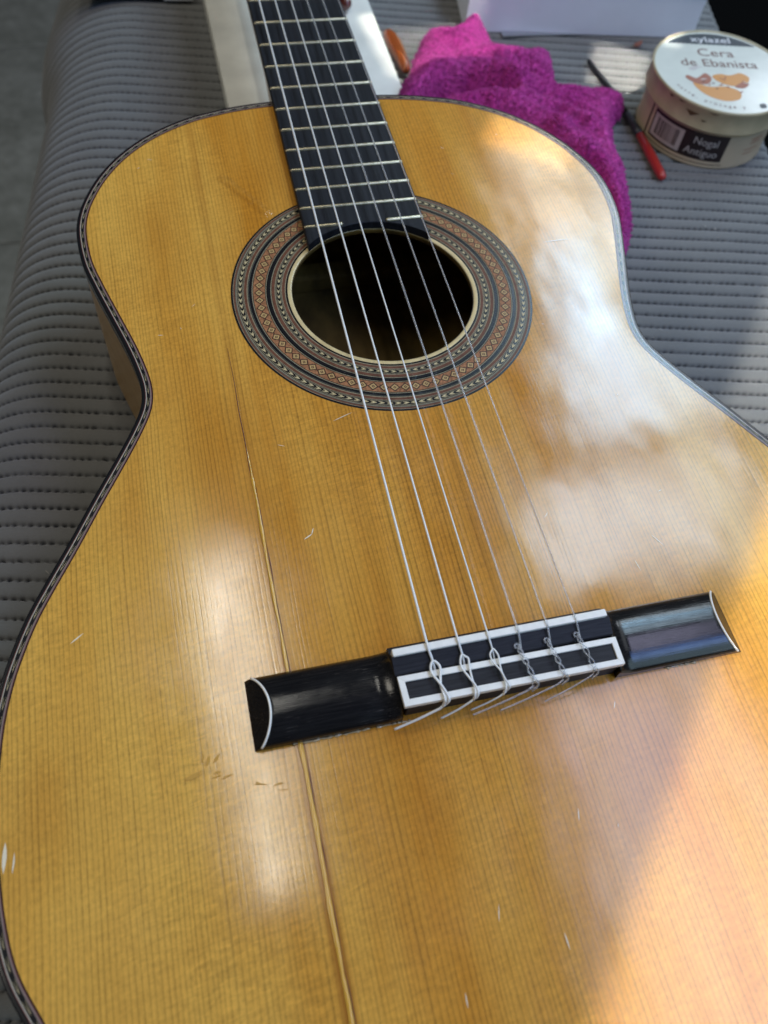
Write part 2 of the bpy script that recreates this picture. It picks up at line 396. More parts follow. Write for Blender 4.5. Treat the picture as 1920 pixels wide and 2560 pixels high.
def annulus(cx, cy, r0, r1, z, n=192):
    V = []
    for i in range(n):
        a = 2*math.pi*i/n; V += [(cx+r0*math.cos(a), cy+r0*math.sin(a), z), (cx+r1*math.cos(a), cy+r1*math.sin(a), z)]
    return V, [[2*i, 2*i+1, 2*((i+1) % n)+1, 2*((i+1) % n)] for i in range(n)]
def text_mesh(body, size):
    cu = bpy.data.curves.new('lettering', 'FONT'); cu.body = body; cu.size = size; cu.align_x = 'CENTER'; cu.resolution_u = 3
    o = bpy.data.objects.new('lettering', cu); COL.objects.link(o)
    dg = bpy.context.evaluated_depsgraph_get(); me = bpy.data.meshes.new_from_object(o.evaluated_get(dg))
    V = [tuple(v.co) for v in me.vertices]; F = [list(p.vertices) for p in me.polygons]
    bpy.data.objects.remove(o); bpy.data.curves.remove(cu); bpy.data.meshes.remove(me)
    return V, F

# ================================================================== SETTING
def build_mat():
    ang = math.radians(-12.0); eu = np.array([math.cos(ang), math.sin(ang)]); ev = np.array([-math.sin(ang), math.cos(ang)])
    pitch, v0, nr = 9.7, -190.0, 92
    off = np.array([0, .45, .9, 1.5, 2.5, 4.85, 7.2, 8.2, 8.8, 9.25])
    vv = (v0+np.arange(nr)[:, None]*pitch+off[None]).ravel(); row = np.repeat(np.arange(nr), len(off)); ov = np.tile(off, nr)
    s = np.arange(-420.0, 345.0, 1.0)                    # arc length along the ribs
    uL, uR, RR = -203.0, 243.0, 9.0
    S, Vv = np.meshgrid(s, vv)
    rowg = np.repeat(row[:, None], len(s), 1); og = np.repeat(ov[:, None], len(s), 1)
    d = np.minimum(og, pitch-og)                          # distance to the seam
    prof = 1.0-np.exp(-(d/0.8)**1.25); puff = -.95*np.cos(2*np.pi*og/pitch)*.5
    ph = rng.random(nr)*4.0
    jit = rng.normal(0, .12, (nr, 260))
    si = np.clip(((S+430)/4.0).astype(int), 0, 259)
    st = ((S+jit[rowg, si]*2+ph[rowg]+.25*np.sin(S*.05+rowg)) % 4.0)
    hole = np.exp(-((st-2.0)/.9)**2)*np.exp(-(d/.85)**2)*np.clip(.75+jit[rowg, si]*2.5, .25, 1.1)
    h = -2.1+1.55*prof+puff+.475-2.2*hole
    # loose cloth: gentle waves
    wave = .9*np.sin(S*.018+1.0)*np.sin(Vv*.013)+.6*np.sin(S*.041+Vv*.021)
    h = h+wave*np.clip((np.abs(S)-120)/80, 0, 1)*.6
    # wrap over the table edges
    tmaxL = np.radians(86.0)+0*Vv
    RL = np.interp(Vv, [150, 250, 350, 420, 465, 490, 520, 560, 700], [50, 55, 63, 69, 72, 77, 90, 98, 100])
    eL = np.maximum(uL-S, 0); th = np.minimum(eL/RL, tmaxL); rest = np.maximum(eL-RL*tmaxL, 0)
    U = np.where(S < uL, uL-RL*np.sin(th)-rest*np.cos(tmaxL), S); Z = np.where(S < uL, -RL*(1-np.cos(th))-rest*np.sin(tmaxL), 0.0)
    nU = np.where(S < uL, -np.sin(th), 0.0); nZ = np.where(S < uL, np.cos(th), 1.0)
    eR = np.maximum(S-uR, 0); tR = np.minimum(eR/RR, math.radians(88)); rR = np.maximum(eR-RR*math.radians(88), 0)
    U = np.where(S > uR, uR+RR*np.sin(tR), U); Z = np.where(S > uR, -RR*(1-np.cos(tR))-rR, Z)
    nU = np.where(S > uR, np.sin(tR), nU); nZ = np.where(S > uR, np.cos(tR), nZ)
    U = U+nU*h; Z = Z+nZ*h-82.0
    X = U*eu[0]+Vv*ev[0]; Y = U*eu[1]+Vv*ev[1]
    P = np.stack([X, Y, Z+Z0], -1).reshape(-1, 3)*MM
    nv, ns = S.shape
    i = (np.arange(nv-1)[:, None]*ns+np.arange(ns-1)[None]).ravel()
    F = np.stack([i, i+1, i+ns+1, i+ns], 1)
    me = bpy.data.meshes.new('quilted_mat')
    me.vertices.add(len(P)); me.vertices.foreach_set('co', P.ravel())
    me.loops.add(F.size); me.loops.foreach_set('vertex_index', F.ravel().astype(np.int32))
    me.polygons.add(len(F)); me.polygons.foreach_set('loop_start', np.arange(0, F.size, 4, dtype=np.int32))
    me.update(calc_edges=True)
    at = me.attributes.new('thread', 'FLOAT', 'POINT'); at.data.foreach_set('value', np.clip(hole*2.0, 0, 1).astype(np.float32).ravel())
    me.polygons.foreach_set('use_smooth', np.ones(len(F), bool)); me.update()
    o = link('quilted_mat', me, MT['mat'])
    LV, LF = [], []
    for k in range(170):
        u, v, a, l = rng.uniform(-195, 240), rng.uniform(60, 560), rng.uniform(0, 6.28), rng.uniform(.5, 2.6)
        q = np.array([u*eu[0]+v*ev[0], u*eu[1]+v*ev[1]]); dv = np.array([math.cos(a), math.sin(a)])*l/2; nv_ = np.array([-math.sin(a), math.cos(a)])*rng.uniform(.08, .25)
        z_ = -80.75+.01*k*.2; i0 = len(LV)
        for pq in (q-dv-nv_, q+dv-nv_, q+dv+nv_, q-dv+nv_): LV.append((pq[0], pq[1], z_))
        LF.append([i0, i0+1, i0+2, i0+3])
    lo = mk('lint', LV, LF, MT['lint'], o); lo['kind'] = 'stuff'
    return tag(o, 'grey quilted cloth with stitched ribs, draped over the table under everything', 'cloth'), eu, ev
mat_o, EU, EV = build_mat()
def uv2(u, v, z): return (u*EU[0]+v*EV[0], u*EU[1]+v*EV[1], z)
V = [uv2(u, v, z) for z in (-115, -86.5) for u, v in ((-196, -185), (236, -185), (236, 700), (-196, 700))]
structure(mk('tabletop', V, [[0, 3, 2, 1], [4, 5, 6, 7], [0, 1, 5, 4], [1, 2, 6, 5], [2, 3, 7, 6], [3, 0, 4, 7]], MT['wood_plain']))
# floor slabs with real joints
FZ = -820.0
def floor():
    g0 = mk('floor', [(-4000, -3000, FZ-6), (4000, -3000, FZ-6), (4000, 5000, FZ-6), (-4000, 5000, FZ-6)], [[0, 1, 2, 3]], MT['floor'])
    structure(g0)
    sl = bevel_box('floor_slab', -298, 298, -298, 298, -6, 0, None, None, 3, 1); me = sl.data; bpy.data.objects.remove(sl)
    for v in me.vertices: v.co.z -= Z0*MM
    me.materials.append(MT['floor'])
    for ix in range(-4, 4):
        for iy in range(-2, 6):
            place('floor_slab', me, (ix*600+140, iy*600+290, FZ), 0, g0)
floor()

# ================================================================== GUITAR
HALF = [(0, 321.5), (30, 320.3), (45, 318.6), (57, 316.2), (74, 311), (93, 300.6), (108.5, 287), (120.3, 271), (128.3, 254), (132, 240), (132.6, 227),
        (131, 211), (127.2, 196), (122.2, 179), (116, 158), (112.6, 143), (111.7, 134), (112.8, 126), (116.8, 116.5), (124, 103), (133.5, 86.4), (143.6, 68),
        (151.7, 54), (158.3, 42), (163.2, 30.5), (167.4, 18), (170.6, 3), (172.4, -16), (172.4, -36), (170.8, -54), (167.6, -69), (161.7, -82), (151, -101), (131, -123), (101, -141), (60, -152), (0, -156)]
full = HALF+[(-x, y) for x, y in HALF[-2:0:-1]]
OUT, PERIM = resample(catmull(full, 12, True), 560, True)
Tn = np.roll(OUT, -1, 0)-np.roll(OUT, 1, 0); Tn /= np.linalg.norm(Tn, axis=1)[:, None]
NIN = np.stack([Tn[:, 1], -Tn[:, 0]], 1)                 # inward normal (outline runs clockwise)
if np.dot(NIN[0], [0, -1]) < 0: NIN = -NIN
def offs(d): return OUT+NIN*d
def ring_strip(name, secs, mat, parent, smooth=False):
    """sweep a list of (inset, z) round the outline"""
    m = len(secs); n = len(OUT); V = np.zeros((m, n, 3))
    for k, (d, z) in enumerate(secs): V[k, :, :2] = offs(d); V[k, :, 2] = z
    F = [[k*n+i, k*n+(i+1) % n, (k+1)*n+(i+1) % n, (k+1)*n+i] for k in range(m-1) for i in range(n)]
    return mk(name, V.reshape(-1, 3), F, mat, parent, smooth)

gt = thing('classical_guitar', (0, 90, -82), 'honey coloured classical guitar with black bridge lying face up on the grey cloth', 'guitar')
YC, RO = 175.4, 68.9
def build_body():
    inner = offs(4.7); n = len(inner); Mr = 44
    c = np.array([0, YC]); d = inner-c; a = np.arctan2(d[:, 1], d[:, 0]); p0 = c+RO*np.stack([np.cos(a), np.sin(a)], 1)
    V = np.zeros((Mr+1, n, 3))
    for j in range(Mr+1):
        t = j/Mr; q = p0*(1-t)+inner*t; V[j, :, :2] = q
        wz = .25*np.sin(q[:, 0]*.035+.6)*np.sin(q[:, 1]*.028+.3)+.22*np.sin(q[:, 0]*.021-q[:, 1]*.043)+.12*np.sin(q[:, 0]*.09+q[:, 1]*.02)
        V[j, :, 2] = wz*.5*np.sin(math.pi*t)**.8
    F = [[j*n+i, (j+1)*n+i, (j+1)*n+(i+1) % n, j*n+(i+1) % n] for j in range(Mr) for i in range(n)]
    sb = mk('soundboard', V.reshape(-1, 3), F, MT['top'], gt, True)
    # body shell
    ring_strip('side', [(.25, -5.9), (.3, -6.2), (.3, -78), (.9, -81)], MT['side'], gt, True)
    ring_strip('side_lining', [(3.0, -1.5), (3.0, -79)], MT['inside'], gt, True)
    bk = offs(.9); mk('back', np.c_[bk, np.full(n, -81.3)], [list(range(n))], MT['side'], gt)
    bi = offs(3.0); o = mk('back_lining', np.c_[bi, np.full(n, -78.0)], [list(range(n))], MT['inside'], gt)
    for y in (40, 262):
        bevel_box('back_brace', -105, 105, y-6, y+6, -77.9, -66, MT['inside'], gt, 2)
    # binding and purfling lines
    ring_strip('binding', [(1.55, 0), (.6, 0), (.22, -.12), (.05, -.45), (0, -1), (0, -5.6), (.25, -5.9)], MT['black'], gt, True)
    for nm, d0, d1, m in (('purfling_line', 1.55, 1.85, 'red_line'), ('purfling_line', 1.85, 2.15, 'white_line'), ('purfling_band', 2.15, 3.5, 'black'),
                          ('purfling_line', 3.5, 4.05, 'pink_line'), ('purfling_line', 4.05, 4.35, 'red_line'), ('purfling_line', 4.35, 4.72, 'black')):
        po = ring_strip(nm, [(d0, 0.03), (d1, 0.03)], MT[m], gt)
        if nm == 'purfling_band':
            # cream chevrons let into the band, each a piece of its own
            V, F = [], []
            for sg in (1, -1):
                o = len(V)
                V += [(-2.4, sg*.46, .04), (-1.9, sg*.46, .04), (2.3, sg*.03, .04), (1.3, sg*.03, .04), (-2.4, sg*.46, -.02), (-1.9, sg*.46, -.02), (2.3, sg*.03, -.02), (1.3, sg*.03, -.02)]
                q = [[0, 1, 2, 3], [4, 7, 6, 5], [0, 4, 5, 1], [1, 5, 6, 2], [2, 6, 7, 3], [3, 7, 4, 0]]
                F += [[o+i for i in (f if sg < 0 else f[::-1])] for f in q]
            me = mk_local('purfling_chevron', V, F); me.materials.append(MT['chevron'])
            mid, per = resample(offs(2.85), 212, True); tg = np.roll(mid, -1, 0)-np.roll(mid, 1, 0)
            for k in range(len(mid)):
                if mid[k, 1] < -120: continue
                sgn = 1 if mid[k, 0] > 0 else -1
                place('purfling_chevron', me, (mid[k, 0], mid[k, 1], .05), math.atan2(tg[k, 1], tg[k, 0])+(0 if sgn > 0 else math.pi), po)
    return sb
sb = build_body()

def build_rosette():
    base = mk('rosette', *annulus(0, YC, 41.45, RO+.02, -.15), MT['black'], gt)
    R = [(68.9, 67.95, 'black'), (67.95, 67.75, 'pale_line'), (67.75, 66.9, 'brown_line'), (66.9, 66.5, 'grey_line'), (66.5, 66.2, 'pale_line'), (65.85, 65.6, 'pale_line'), (65.6, 63.85, 'black'),
         (63.85, 63.6, 'pale_line'), (63.3, 63.05, 'pale_line'), (63.05, 61.8, 'brown_line'), (61.8, 61.4, 'pale_line'), (61.1, 60.9, 'grey_line'), (60.9, 59.55, 'black'), (59.55, 59.2, 'pale_line'), (58.9, 53.7, 'tile_ground'),
         (53.4, 53.1, 'pale_line'), (52.6, 51.2, 'black'), (51.2, 50.85, 'pale_line'), (50.7, 49.35, 'brown_line'), (49.35, 49.0, 'pale_line'), (48.7, 48.5, 'pale_line'), (48.4, 46.95, 'black'), (46.9, 46.65, 'pale_line'), (46.4, 46.1, 'pale_line'),
         (46.1, 44.8, 'brown_line'), (44.8, 44.45, 'pale_line'), (44.2, 43.55, 'black')]
    rr = {}
    for r1, r0, m in R: rr[r1] = mk('rosette_ring', *annulus(0, YC, r0, r1, .03), MT[m], base)
    # cream edge of the hole: flat top, rounded lip, wall
    mk('soundhole_ring', *lathe([(43.55, .03), (42.2, .08), (41.75, -.05), (41.5, -.45)], 0, YC, 160), MT['cream'], gt, True)
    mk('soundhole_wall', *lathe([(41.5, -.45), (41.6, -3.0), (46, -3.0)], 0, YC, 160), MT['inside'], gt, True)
    # diamond tiles
    def dia(s, z): return [(s*2.25, 0, z), (0, s*2.35, z), (-s*2.25, 0, z), (0, -s*2.35, z)]
    V = dia(1, .03)+dia(.72, .03)+dia(.34, .03)+dia(.15, .03)+dia(1, -.03)
    F, mi = [], []
    for k, m in ((0, 0), (1, 1), (2, 0)):
        for i in range(4): F.append([4*k+i, 4*k+(i+1) % 4, 4*k+4+(i+1) % 4, 4*k+4+i]); mi.append(m)
    F.append([12, 13, 14, 15]); mi.append(1)
    for i in range(4): F.append([16+i, 16+(i+1) % 4, (i+1) % 4, i]); mi.append(0)
    me = mk_local('diamond_tile', V, F)
    for m in ('tile_dark', 'tile_light'): me.materials.append(MT[m])
    me.polygons.foreach_set('material_index', mi)
    V2 = [(-.55, 2.4, .02), (.55, 2.4, .02), (.16, 0, .02), (.55, -2.4, .02), (-.55, -2.4, .02), (-.16, 0, .02)]
    me2 = mk_local('red_wedge', V2, [[0, 5, 2, 1], [5, 4, 3, 2]]); me2.materials.append(MT['tile_red'])
    n = 77; gr = rr[58.9]
    for k in range(n):
        a = math.radians(126.3)+2*math.pi*k/n
        if 62 < math.degrees(a) % 360 < 118: continue
        place('diamond_tile', me, (56.3*math.cos(a), YC+56.3*math.sin(a), .06), a, gr)
        a += math.pi/n
        place('red_wedge', me2, (56.3*math.cos(a), YC+56.3*math.sin(a), .04), a+math.pi/2*0, gr)
    for rad, n, key, s in ((64.75, 118, 65.6, 1.0), (47.65, 92, 48.4, .86)):
        V = [(-1.5*s, .62*s, .03), (.1*s, .56*s, .03), (1.6*s, 0, .03), (.1*s, -.56*s, .03), (-1.5*s, -.62*s, .03), (-.1*s, 0, .03)]
        me = mk_local('chevron', V, [[0, 5, 2, 1], [5, 4, 3, 2]]); me.materials.append(MT['chevron'])
        for k in range(n):
            a = 2*math.pi*k/n
            if 64 < math.degrees(a) % 360 < 116: continue
            sgn = math.pi/2 if (math.degrees(a) % 360) > 90 and (math.degrees(a) % 360) < 268 else -math.pi/2
            place('chevron', me, (rad*math.cos(a), YC+rad*math.sin(a), .06), a+sgn, rr[key])
build_rosette()

def hw(y): return 27.86+(29.17-27.86)*(325-y)/(325-216.9)
def fy(n): return 650*2**(-n/12.)+.16
def build_neck():
    arc = [(x, YC+math.sqrt(41.5**2-x*x)) for x in np.linspace(-hw(206)+.1, hw(206)-.1, 41)]
    top = [(-hw(651), 651.)]+[(-hw(y), y) for y in (560, 480, 400, 325, 260)]+arc+[(hw(y), y) for y in (260, 325, 400, 480, 560)]+[(hw(651), 651.)]
    n = len(top); zt, zb = 4.0, .06
    ed = .35
    V = [(x*(1-ed/30), y+(ed if 5 < i < n-6 else 0), zt) for i, (x, y) in enumerate(top)]+[(x, y, zt-ed) for x, y in top]+[(x, y, zb) for x, y in top]
    F = [list(range(n))]
    for r in range(2): F += [[r*n+(i+1) % n, r*n+i, (r+1)*n+i, (r+1)*n+(i+1) % n] for i in range(n)]
    fb = mk('fingerboard', V, F, MT['ebony'], gt)
    fb.data.update()
    for k in range(19, 0, -1):
        y = fy(k); h = hw(y)
        spans = [(-h, h)] if k < 19 else [(-h, -10.6), (10.6, h)]
        for a, b in spans:
            prof = [(-.85, 0), (-.75, .42), (-.42, .78), (0, .9), (.42, .78), (.75, .42), (.85, 0)]
            V, m = [], len(prof)
            xs = [a, a+.5, a+1.2, b-1.2, b-.5, b]; zz = [.25, .72, 1, 1, .72, .25]
            if k == 19:
                if a < 0: zz = [.25, .72, 1, 1, 1.25, .5]
                else: zz = [.9, 1.15, 1, 1, .72, .25]
            for x, s in zip(xs, zz):
                lump = 1.25 if (k == 19 and abs(abs(x)-11.1) < .8) else 1
                for py, pz in prof: V.append((x, y+py*lump, zt+pz*s-.02))
            F = [[i*m+j, (i+1)*m+j, (i+1)*m+j+1, i*m+j+1] for i in range(5) for j in range(m-1)]+[list(range(m)), [5*m+j for j in range(m)][::-1]]
            mk('fret', V, F, MT['fret'], fb, True)
    # neck shaft and heel
    V = []; ys = [319, 322, 326, 332, 340, 352, 370, 400, 450, 520, 600, 652]; m = 13
    for y in ys:
        dp = 23+50*max(0, 1-(y-319)/38.)**1.6; h = hw(y)-.25
        for k in range(m):
            a = math.pi*k/(m-1); V.append((-h*math.cos(a), y, .0-dp*math.sin(a)**.75))
    F = [[i*m+k, i*m+k+1, (i+1)*m+k+1, (i+1)*m+k] for i in range(len(ys)-1) for k in range(m-1)]+[list(range(m)), [(len(ys)-1)*m+k for k in range(m)][::-1]]
    mk('neck', V, F, MT['neck'], gt, True)
    bevel_box('headstock', -33, 33, 657, 830, -30, -10, MT['neck'], gt, 2)
    bevel_box('nut', -26, 26, 651, 657, 0, 7, MT['bone'], gt, .6)
build_neck()

# ---------------- bridge
L_, YF, YB = 88.5, 3.3, -20.8
def arch(y):
    t = (y-(YF+YB)/2)/((YF-YB)/2)
    return 2.4+4.6*max(0.0, 1-t*t)**.8
SL = .95
def build_bridge():
    br = []
    # wings: arched grids with a bevelled end and a scooped root
    ys = np.linspace(YB, YF, 25)
    for sg in (-1, 1):
        xs = np.r_[np.linspace(39.0, 46.0, 8), np.linspace(49, 80, 8), np.linspace(81.5, 88.5, 22)]
        V = []
        for x in xs:
            for y in ys:
                z = min(arch(y), .4+(L_-x)*SL)
                scoop = 3.2*max(0, 1-(x-39)/7.)**2*(1 if y < -1 else .5)
                V.append((sg*x, y, z+scoop*.9))
        n, m = len(xs), len(ys); top = len(V)
        for x in xs:
            for y in ys: V.append((sg*x, y, .05))
        F = []
        for i in range(n-1):
            for j in range(m-1):
                q = [i*m+j, (i+1)*m+j, (i+1)*m+j+1, i*m+j+1]; F.append(q if sg > 0 else q[::-1])
        for i in range(n-1):
            for j, fl in ((0, False), (m-1, True)):
                q = [i*m+j, top+i*m+j, top+(i+1)*m+j, (i+1)*m+j]; F.append(q[::-1] if fl == (sg > 0) else q)
        for i in (0, n-1):
            for j in range(m-1): F.append([i*m+j, i*m+j+1, top+i*m+j+1, top+i*m+j])
        br.append((V, F))
    def boxp(x0, x1, y0, y1, z0, z1, bev):
        bm = bmesh.new(); bmesh.ops.create_cube(bm, size=1.0)
        for v in bm.verts: v.co = Vector((x0+(v.co.x+.5)*(x1-x0), y0+(v.co.y+.5)*(y1-y0), z0+(v.co.z+.5)*(z1-z0)))
        bmesh.ops.bevel(bm, geom=list(bm.edges), offset=bev, segments=2, affect='EDGES'); bm.verts.index_update()
        r = ([tuple(v.co) for v in bm.verts], [[v.index for v in f.verts] for f in bm.faces]); bm.free(); return r
    V, F = join(br)
    bo = mk('bridge', V, F, MT['ebony_shiny'], gt, True)
    for p in bo.data.polygons: p.use_smooth = abs(p.normal.z) > .25
    pf = [(3.4, .05), (3.3, 6.8), (2.6, 7.9), (.35, 8.6), (-2.2, 12.2), (-7.9, 10.1), (-8.4, 9.6), (-8.4, .05)]; k = len(pf)
    V = [(x, y, z) for x in (-39.3, 39.6) for y, z in pf]
    F = [[i, (i+1) % k, k+(i+1) % k, k+i] for i in range(k)]+[list(range(k))[::-1], list(range(k, 2*k))]
    mk('saddle_block', V, F, MT['ebony_dull'], bo)
    # sloped brown front lip of the saddle slot is part of the block; the bone saddle itself
    bevel_box('saddle', -38.9, 38.6, -2.35, .35, 8.5, 13.2, MT['bone'], bo, .5, 3, lambda x, y, z: (x, y, z+(.25*(x/39) if z > 10 else 0)+(.45*math.cos(x/39*1.3) if z > 10 else 0)))
    tb = bevel_box('tie_block', -37.6, 38.6, -19.0, -9.3, .05, 10.2, MT['ebony_dull'], bo, .3)
    def bar(x0, y0, x1, y1, ix0, iy0, ix1, iy1):
        V = [(x0, y0, 10.9), (x1, y1, 10.9), (ix1, iy1, 10.9), (ix0, iy0, 10.9), (x0, y0, 8.6), (x1, y1, 8.6), (ix1, iy1, 8.6), (ix0, iy0, 8.6)]
        o = mk('bone_inlay', V, [[0, 1, 2, 3], [7, 6, 5, 4], [0, 4, 5, 1], [1, 5, 6, 2], [2, 6, 7, 3], [3, 7, 4, 0]], MT['bone'], tb)
        bm = bmesh.new(); bm.from_mesh(o.data); bmesh.ops.recalc_face_normals(bm, faces=bm.faces)
        bmesh.ops.bevel(bm, geom=list(bm.edges), offset=.12*MM, segments=1, affect='EDGES'); bm.to_mesh(o.data); bm.free()
    o = [(-38.9, -8.7), (39.7, -9.5), (39.5, -19.6), (-38.7, -19.2)]; i = [(-36.7, -10.9), (37.6, -11.6), (37.5, -17.5), (-36.6, -16.9)]
    for k in range(4):
        a, b = k, (k+1) % 4
        bar(*o[a], *o[b], *i[a], *i[b])
    # white line let into the bevelled ends
    for sg in (-1, 1):
        pts = [(sg*(L_-(arch(y)-.4)/SL-.1), y, arch(y)+.02) for y in np.linspace(YB+.02, YF-.02, 41)]
        mk('end_line', *tube(pts, .42, 8), MT['bone'], bo, True)
    # squeezed-out glue along the back edge
    parts = []
    for a, b in ((-76, -50), (-48, -36), (58, 70)):
        xs = np.linspace(a, b, 26); mk('glue_bead', *tube([(x, YB-.15+rng.normal()*.12, .1) for x in xs], [max(.08, .32+rng.normal()*.18) for x in xs], 6), MT['dried'], bo, True)
build_bridge()

# ---------------- strings
def build_strings():
    xs_s = np.linspace(-26.75, 26.75, 6); x12 = np.linspace(-22.4, 25.0, 6)
    rads = [.50, .41, .34, .43, .37, .33]
    xloop = [-25.8, -15.4, -4.7, 5.2, 16.0, 27.0]
    tails = [(-42.5, -23.4), (-26.3, -22.9), (-15.5, -22.2), (-15.2, -24.0), (-5.6, -24.4), (10.6, -24.4)]
    for i in range(6):
        r, x0 = rads[i], xs_s[i]; k = (x12[i]-x0)/325.
        zs = 13.8-.25*(i/5.)*0
        main = [(x0+k*y, y, zs+(8.3-zs)*y/325.+r*0) for y in (652, 560, 480, 400, 325, 250, 180, 120, 70, 30, 8, 2)]
        main += [(x0, .2, zs+r*.2), (x0+.02, -1.2, zs+r*.15), (x0+.1, -2.4, zs-.35)]
        xl = xloop[i]
        main += [(x0+(xl-x0)*.6+.15, -5.2, 12.0), (xl+.1, -7.6, 10.6), (xl+.1, -9.2, 9.6)]
        P = [tube(np.vstack([main[:10], catmull(main[10:], 5)]), r, 8)]
        if i < 3:
            w_ = 1.25+.25*(2-i)/2
            loop = [(xl+.5, -20.1, 8.2), (xl+1.3, -20.3, 9.8), (xl+1.75, -19.6, 11.6), (xl+1.2, -17, 12.1), (xl+.1, -14, 12.0+r), (xl-w_*.9, -10.3, 11.9), (xl-w_, -7.9, 11.9), (xl-w_*.35, -6.2, 11.9),
                    (xl+w_*.45, -6.3, 11.9), (xl+w_, -8.0, 11.9), (xl+w_*.85, -10.6, 11.7), (xl+.8, -14.2, 11.6), (xl+.75, -17.8, 11.7), (xl+.6, -19.8, 11.6), (xl+.2, -20.7, 10.2), (xl+.1, -20.8, 8.6)]
            loop = [(a+rng.normal()*.14, b_+rng.normal()*.18, c) for a, b_, c in loop]
            P.append(tube(catmull(loop, 7), r*.95, 8))
        else:
            for phs in (0, math.pi):
                lp = []
                for t in np.linspace(0, 1, 40):
                    y = -6.6-13.3*t; amp = .75*min(1, t*6)
                    tw = 3.4+.9*(i-3)*(1 if i < 5 else -.2)
                    z = 11.6+.55*math.sin(math.pi*min(1, t*1.02))+(0 if t < .93 else -(t-.93)*22)
                    lp.append((xl-1.0*(1-t)+1.1*t+amp*math.sin(phs+t*tw*math.pi), y, z+.45*math.cos(phs+t*tw*math.pi)))
                P.append(tube(lp, r*.8, 8))
            lp = [(xl-1.7, -7.2, 11.4), (xl-1.9, -6.2, 11.7), (xl-1.2, -5.7, 11.9), (xl-.4, -6.3, 11.9), (xl-.1, -7.6, 11.9)]
            P.append(tube(catmull(lp, 6), r*.9, 8))
            P.append(tube(catmull([(xl+1.9, -19.4, 11.2), (xl+2.4, -20.4, 10.0), (xl+1.8, -21.0, 8.9), (xl+.9, -21.2, 8.0), (xl+.7, -21.4, 6.9)], 5), r*.9, 8))
        tx, ty = tails[i]
        P.append(tube(catmull([(xl+1.2, -20.2, 8.6), (xl-.6, -20.9, 8.2), (xl-1.6, -21.2, 7.6), (xl+(tx-xl)*.5, -21.2+(ty+21.2)*.5, 4.95), (tx, ty, 2.3)], 6), r*.88, 8))
        o = mk('string', *join(P), MT['wound'] if i < 3 else MT['nylon'], gt, True)
build_strings()

# ---------------- crack repair and wear on the top
SCUFFS = [(-103.6, -19.6, 4, 1.0, .9), (-108, -24.5, 7, .8, .35), (-99, -25.7, 5, .8, .1), (-90, -31.2, 4, .4, -.15), (-83, -33, 5, .3, -.05)]
def build_wear():
    ys = np.linspace(104, -156, 130)
    pts = [(CRACK_X+.10*math.sin(y*.11)+.05*math.sin(y*.37), y, .12) for y in ys]
    rad = [(.22 if y > 84 else .62 if y > 0 else .80)+.13*math.sin(y*.23)+.10*math.sin(y*.9)*math.sin(y*.37) for y in ys]
    V, F = tube(pts, rad, 8); V = [(x, y, .1+(z-.12)*.45) for x, y, z in V]
    keep = lambda y: True
    o = mk('crack_fill', V, F, MT['glue'], gt, True); o['label'] = 'amber glue line filling the long crack'
    ys = np.linspace(152, 82, 40)
    V, F = tube([(CRACK_X-.35+.12*math.sin(y*.2), y, .16) for y in ys], [.05+.13*(1-abs(k-26)/26.) if k < 36 else .05 for k in range(40)], 6)
    mk('crack_line', V, F, MT['brown_ink'], gt, True)
    ys = np.linspace(80, -156, 90)
    V, F = tube([(CRACK_X+(.80 if y > -10 else 1.05)+.12*math.sin(y*.17), y, .13) for y in ys], [.10+.07*math.sin(y*.31) for y in ys], 6)
    mk('crack_line', V, F, MT['brown_ink'], gt, True)
    # scratches and nicks
    parts = []
    def sliver(x, y, ln, wd, ang):
        zz = .16+.004*len(parts)
        dx, dy = math.cos(ang), math.sin(ang); n = 5; V = []
        for k in range(n):
            t = (k/(n-1)-.5)*ln; w2 = wd*(1-abs(2*k/(n-1)-1)**2)*.5+.02; j = rng.normal()*.05*wd
            for s in (-1, 1): V.append((x+dx*t-dy*(s*w2+j), y+dy*t+dx*(s*w2+j), zz))
        return V, [[2*k, 2*k+2, 2*k+3, 2*k+1] for k in range(n-1)]
    for x, y, ln, wd, ang in ((-166.2, -37, 9, 1.3, 1.5), (-163.6, -39, 6, .5, 1.45), (-142, 30, 5.5, .5, .6), (92, 196, 14, .35, 0.02), (-57, 55, 4, .5, .5), (-55, 57, 3, .4, 1.2), (64, 20, 5, .3, 1.7),
                              (10, -62, 4, .3, 1.3), (-33, 108, 9, .3, .35), (35, -30, 3, .3, 1.1), (76, 29, 6, .3, 2.1), (-6, -96, 5, .35, 1.6), (-40, -104, 4, .3, 1.5), (-24, -84, 5, .25, 1.3)):
        parts.append(sliver(x, y, ln, wd, ang))
    for k in range(16):
        x, y = rng.uniform(-150, 120), rng.uniform(-110, 300)
        if math.hypot(x, y-YC) < RO+2 or abs(x) > 105 and y > 60 or (abs(x) < 92 and -25 < y < 8) or (abs(x) < 32 and y > 200): continue
        parts.append(sliver(x, y, rng.uniform(.6, 3.0), rng.uniform(.12, .3), rng.uniform(0, 3.1)))
    o = mk('scratches', *join(parts), MT['scratch'], gt); o['kind'] = 'stuff'
    parts = []
    for x, y, ln, wd, ang in SCUFFS:
        for q in range(3): parts.append(sliver(x+rng.normal()*1.2, y+rng.normal()*.8, ln*rng.uniform(.5, 1), wd*rng.uniform(.5, 1), ang+rng.normal()*.25))
    o = mk('scuffs', *join(parts), MT['scuff'], gt); o['kind'] = 'stuff'
build_wear()

# ================================================================== THINGS ON THE CLOTH
# ---- board under the neck
o = bevel_box('neck_support_board', -42.5, 77.5, 324, 720, -81.6, -68, MT['board'], None, 1.0)
tag(o, 'thick pale whitish board lying under the guitar neck', 'board')

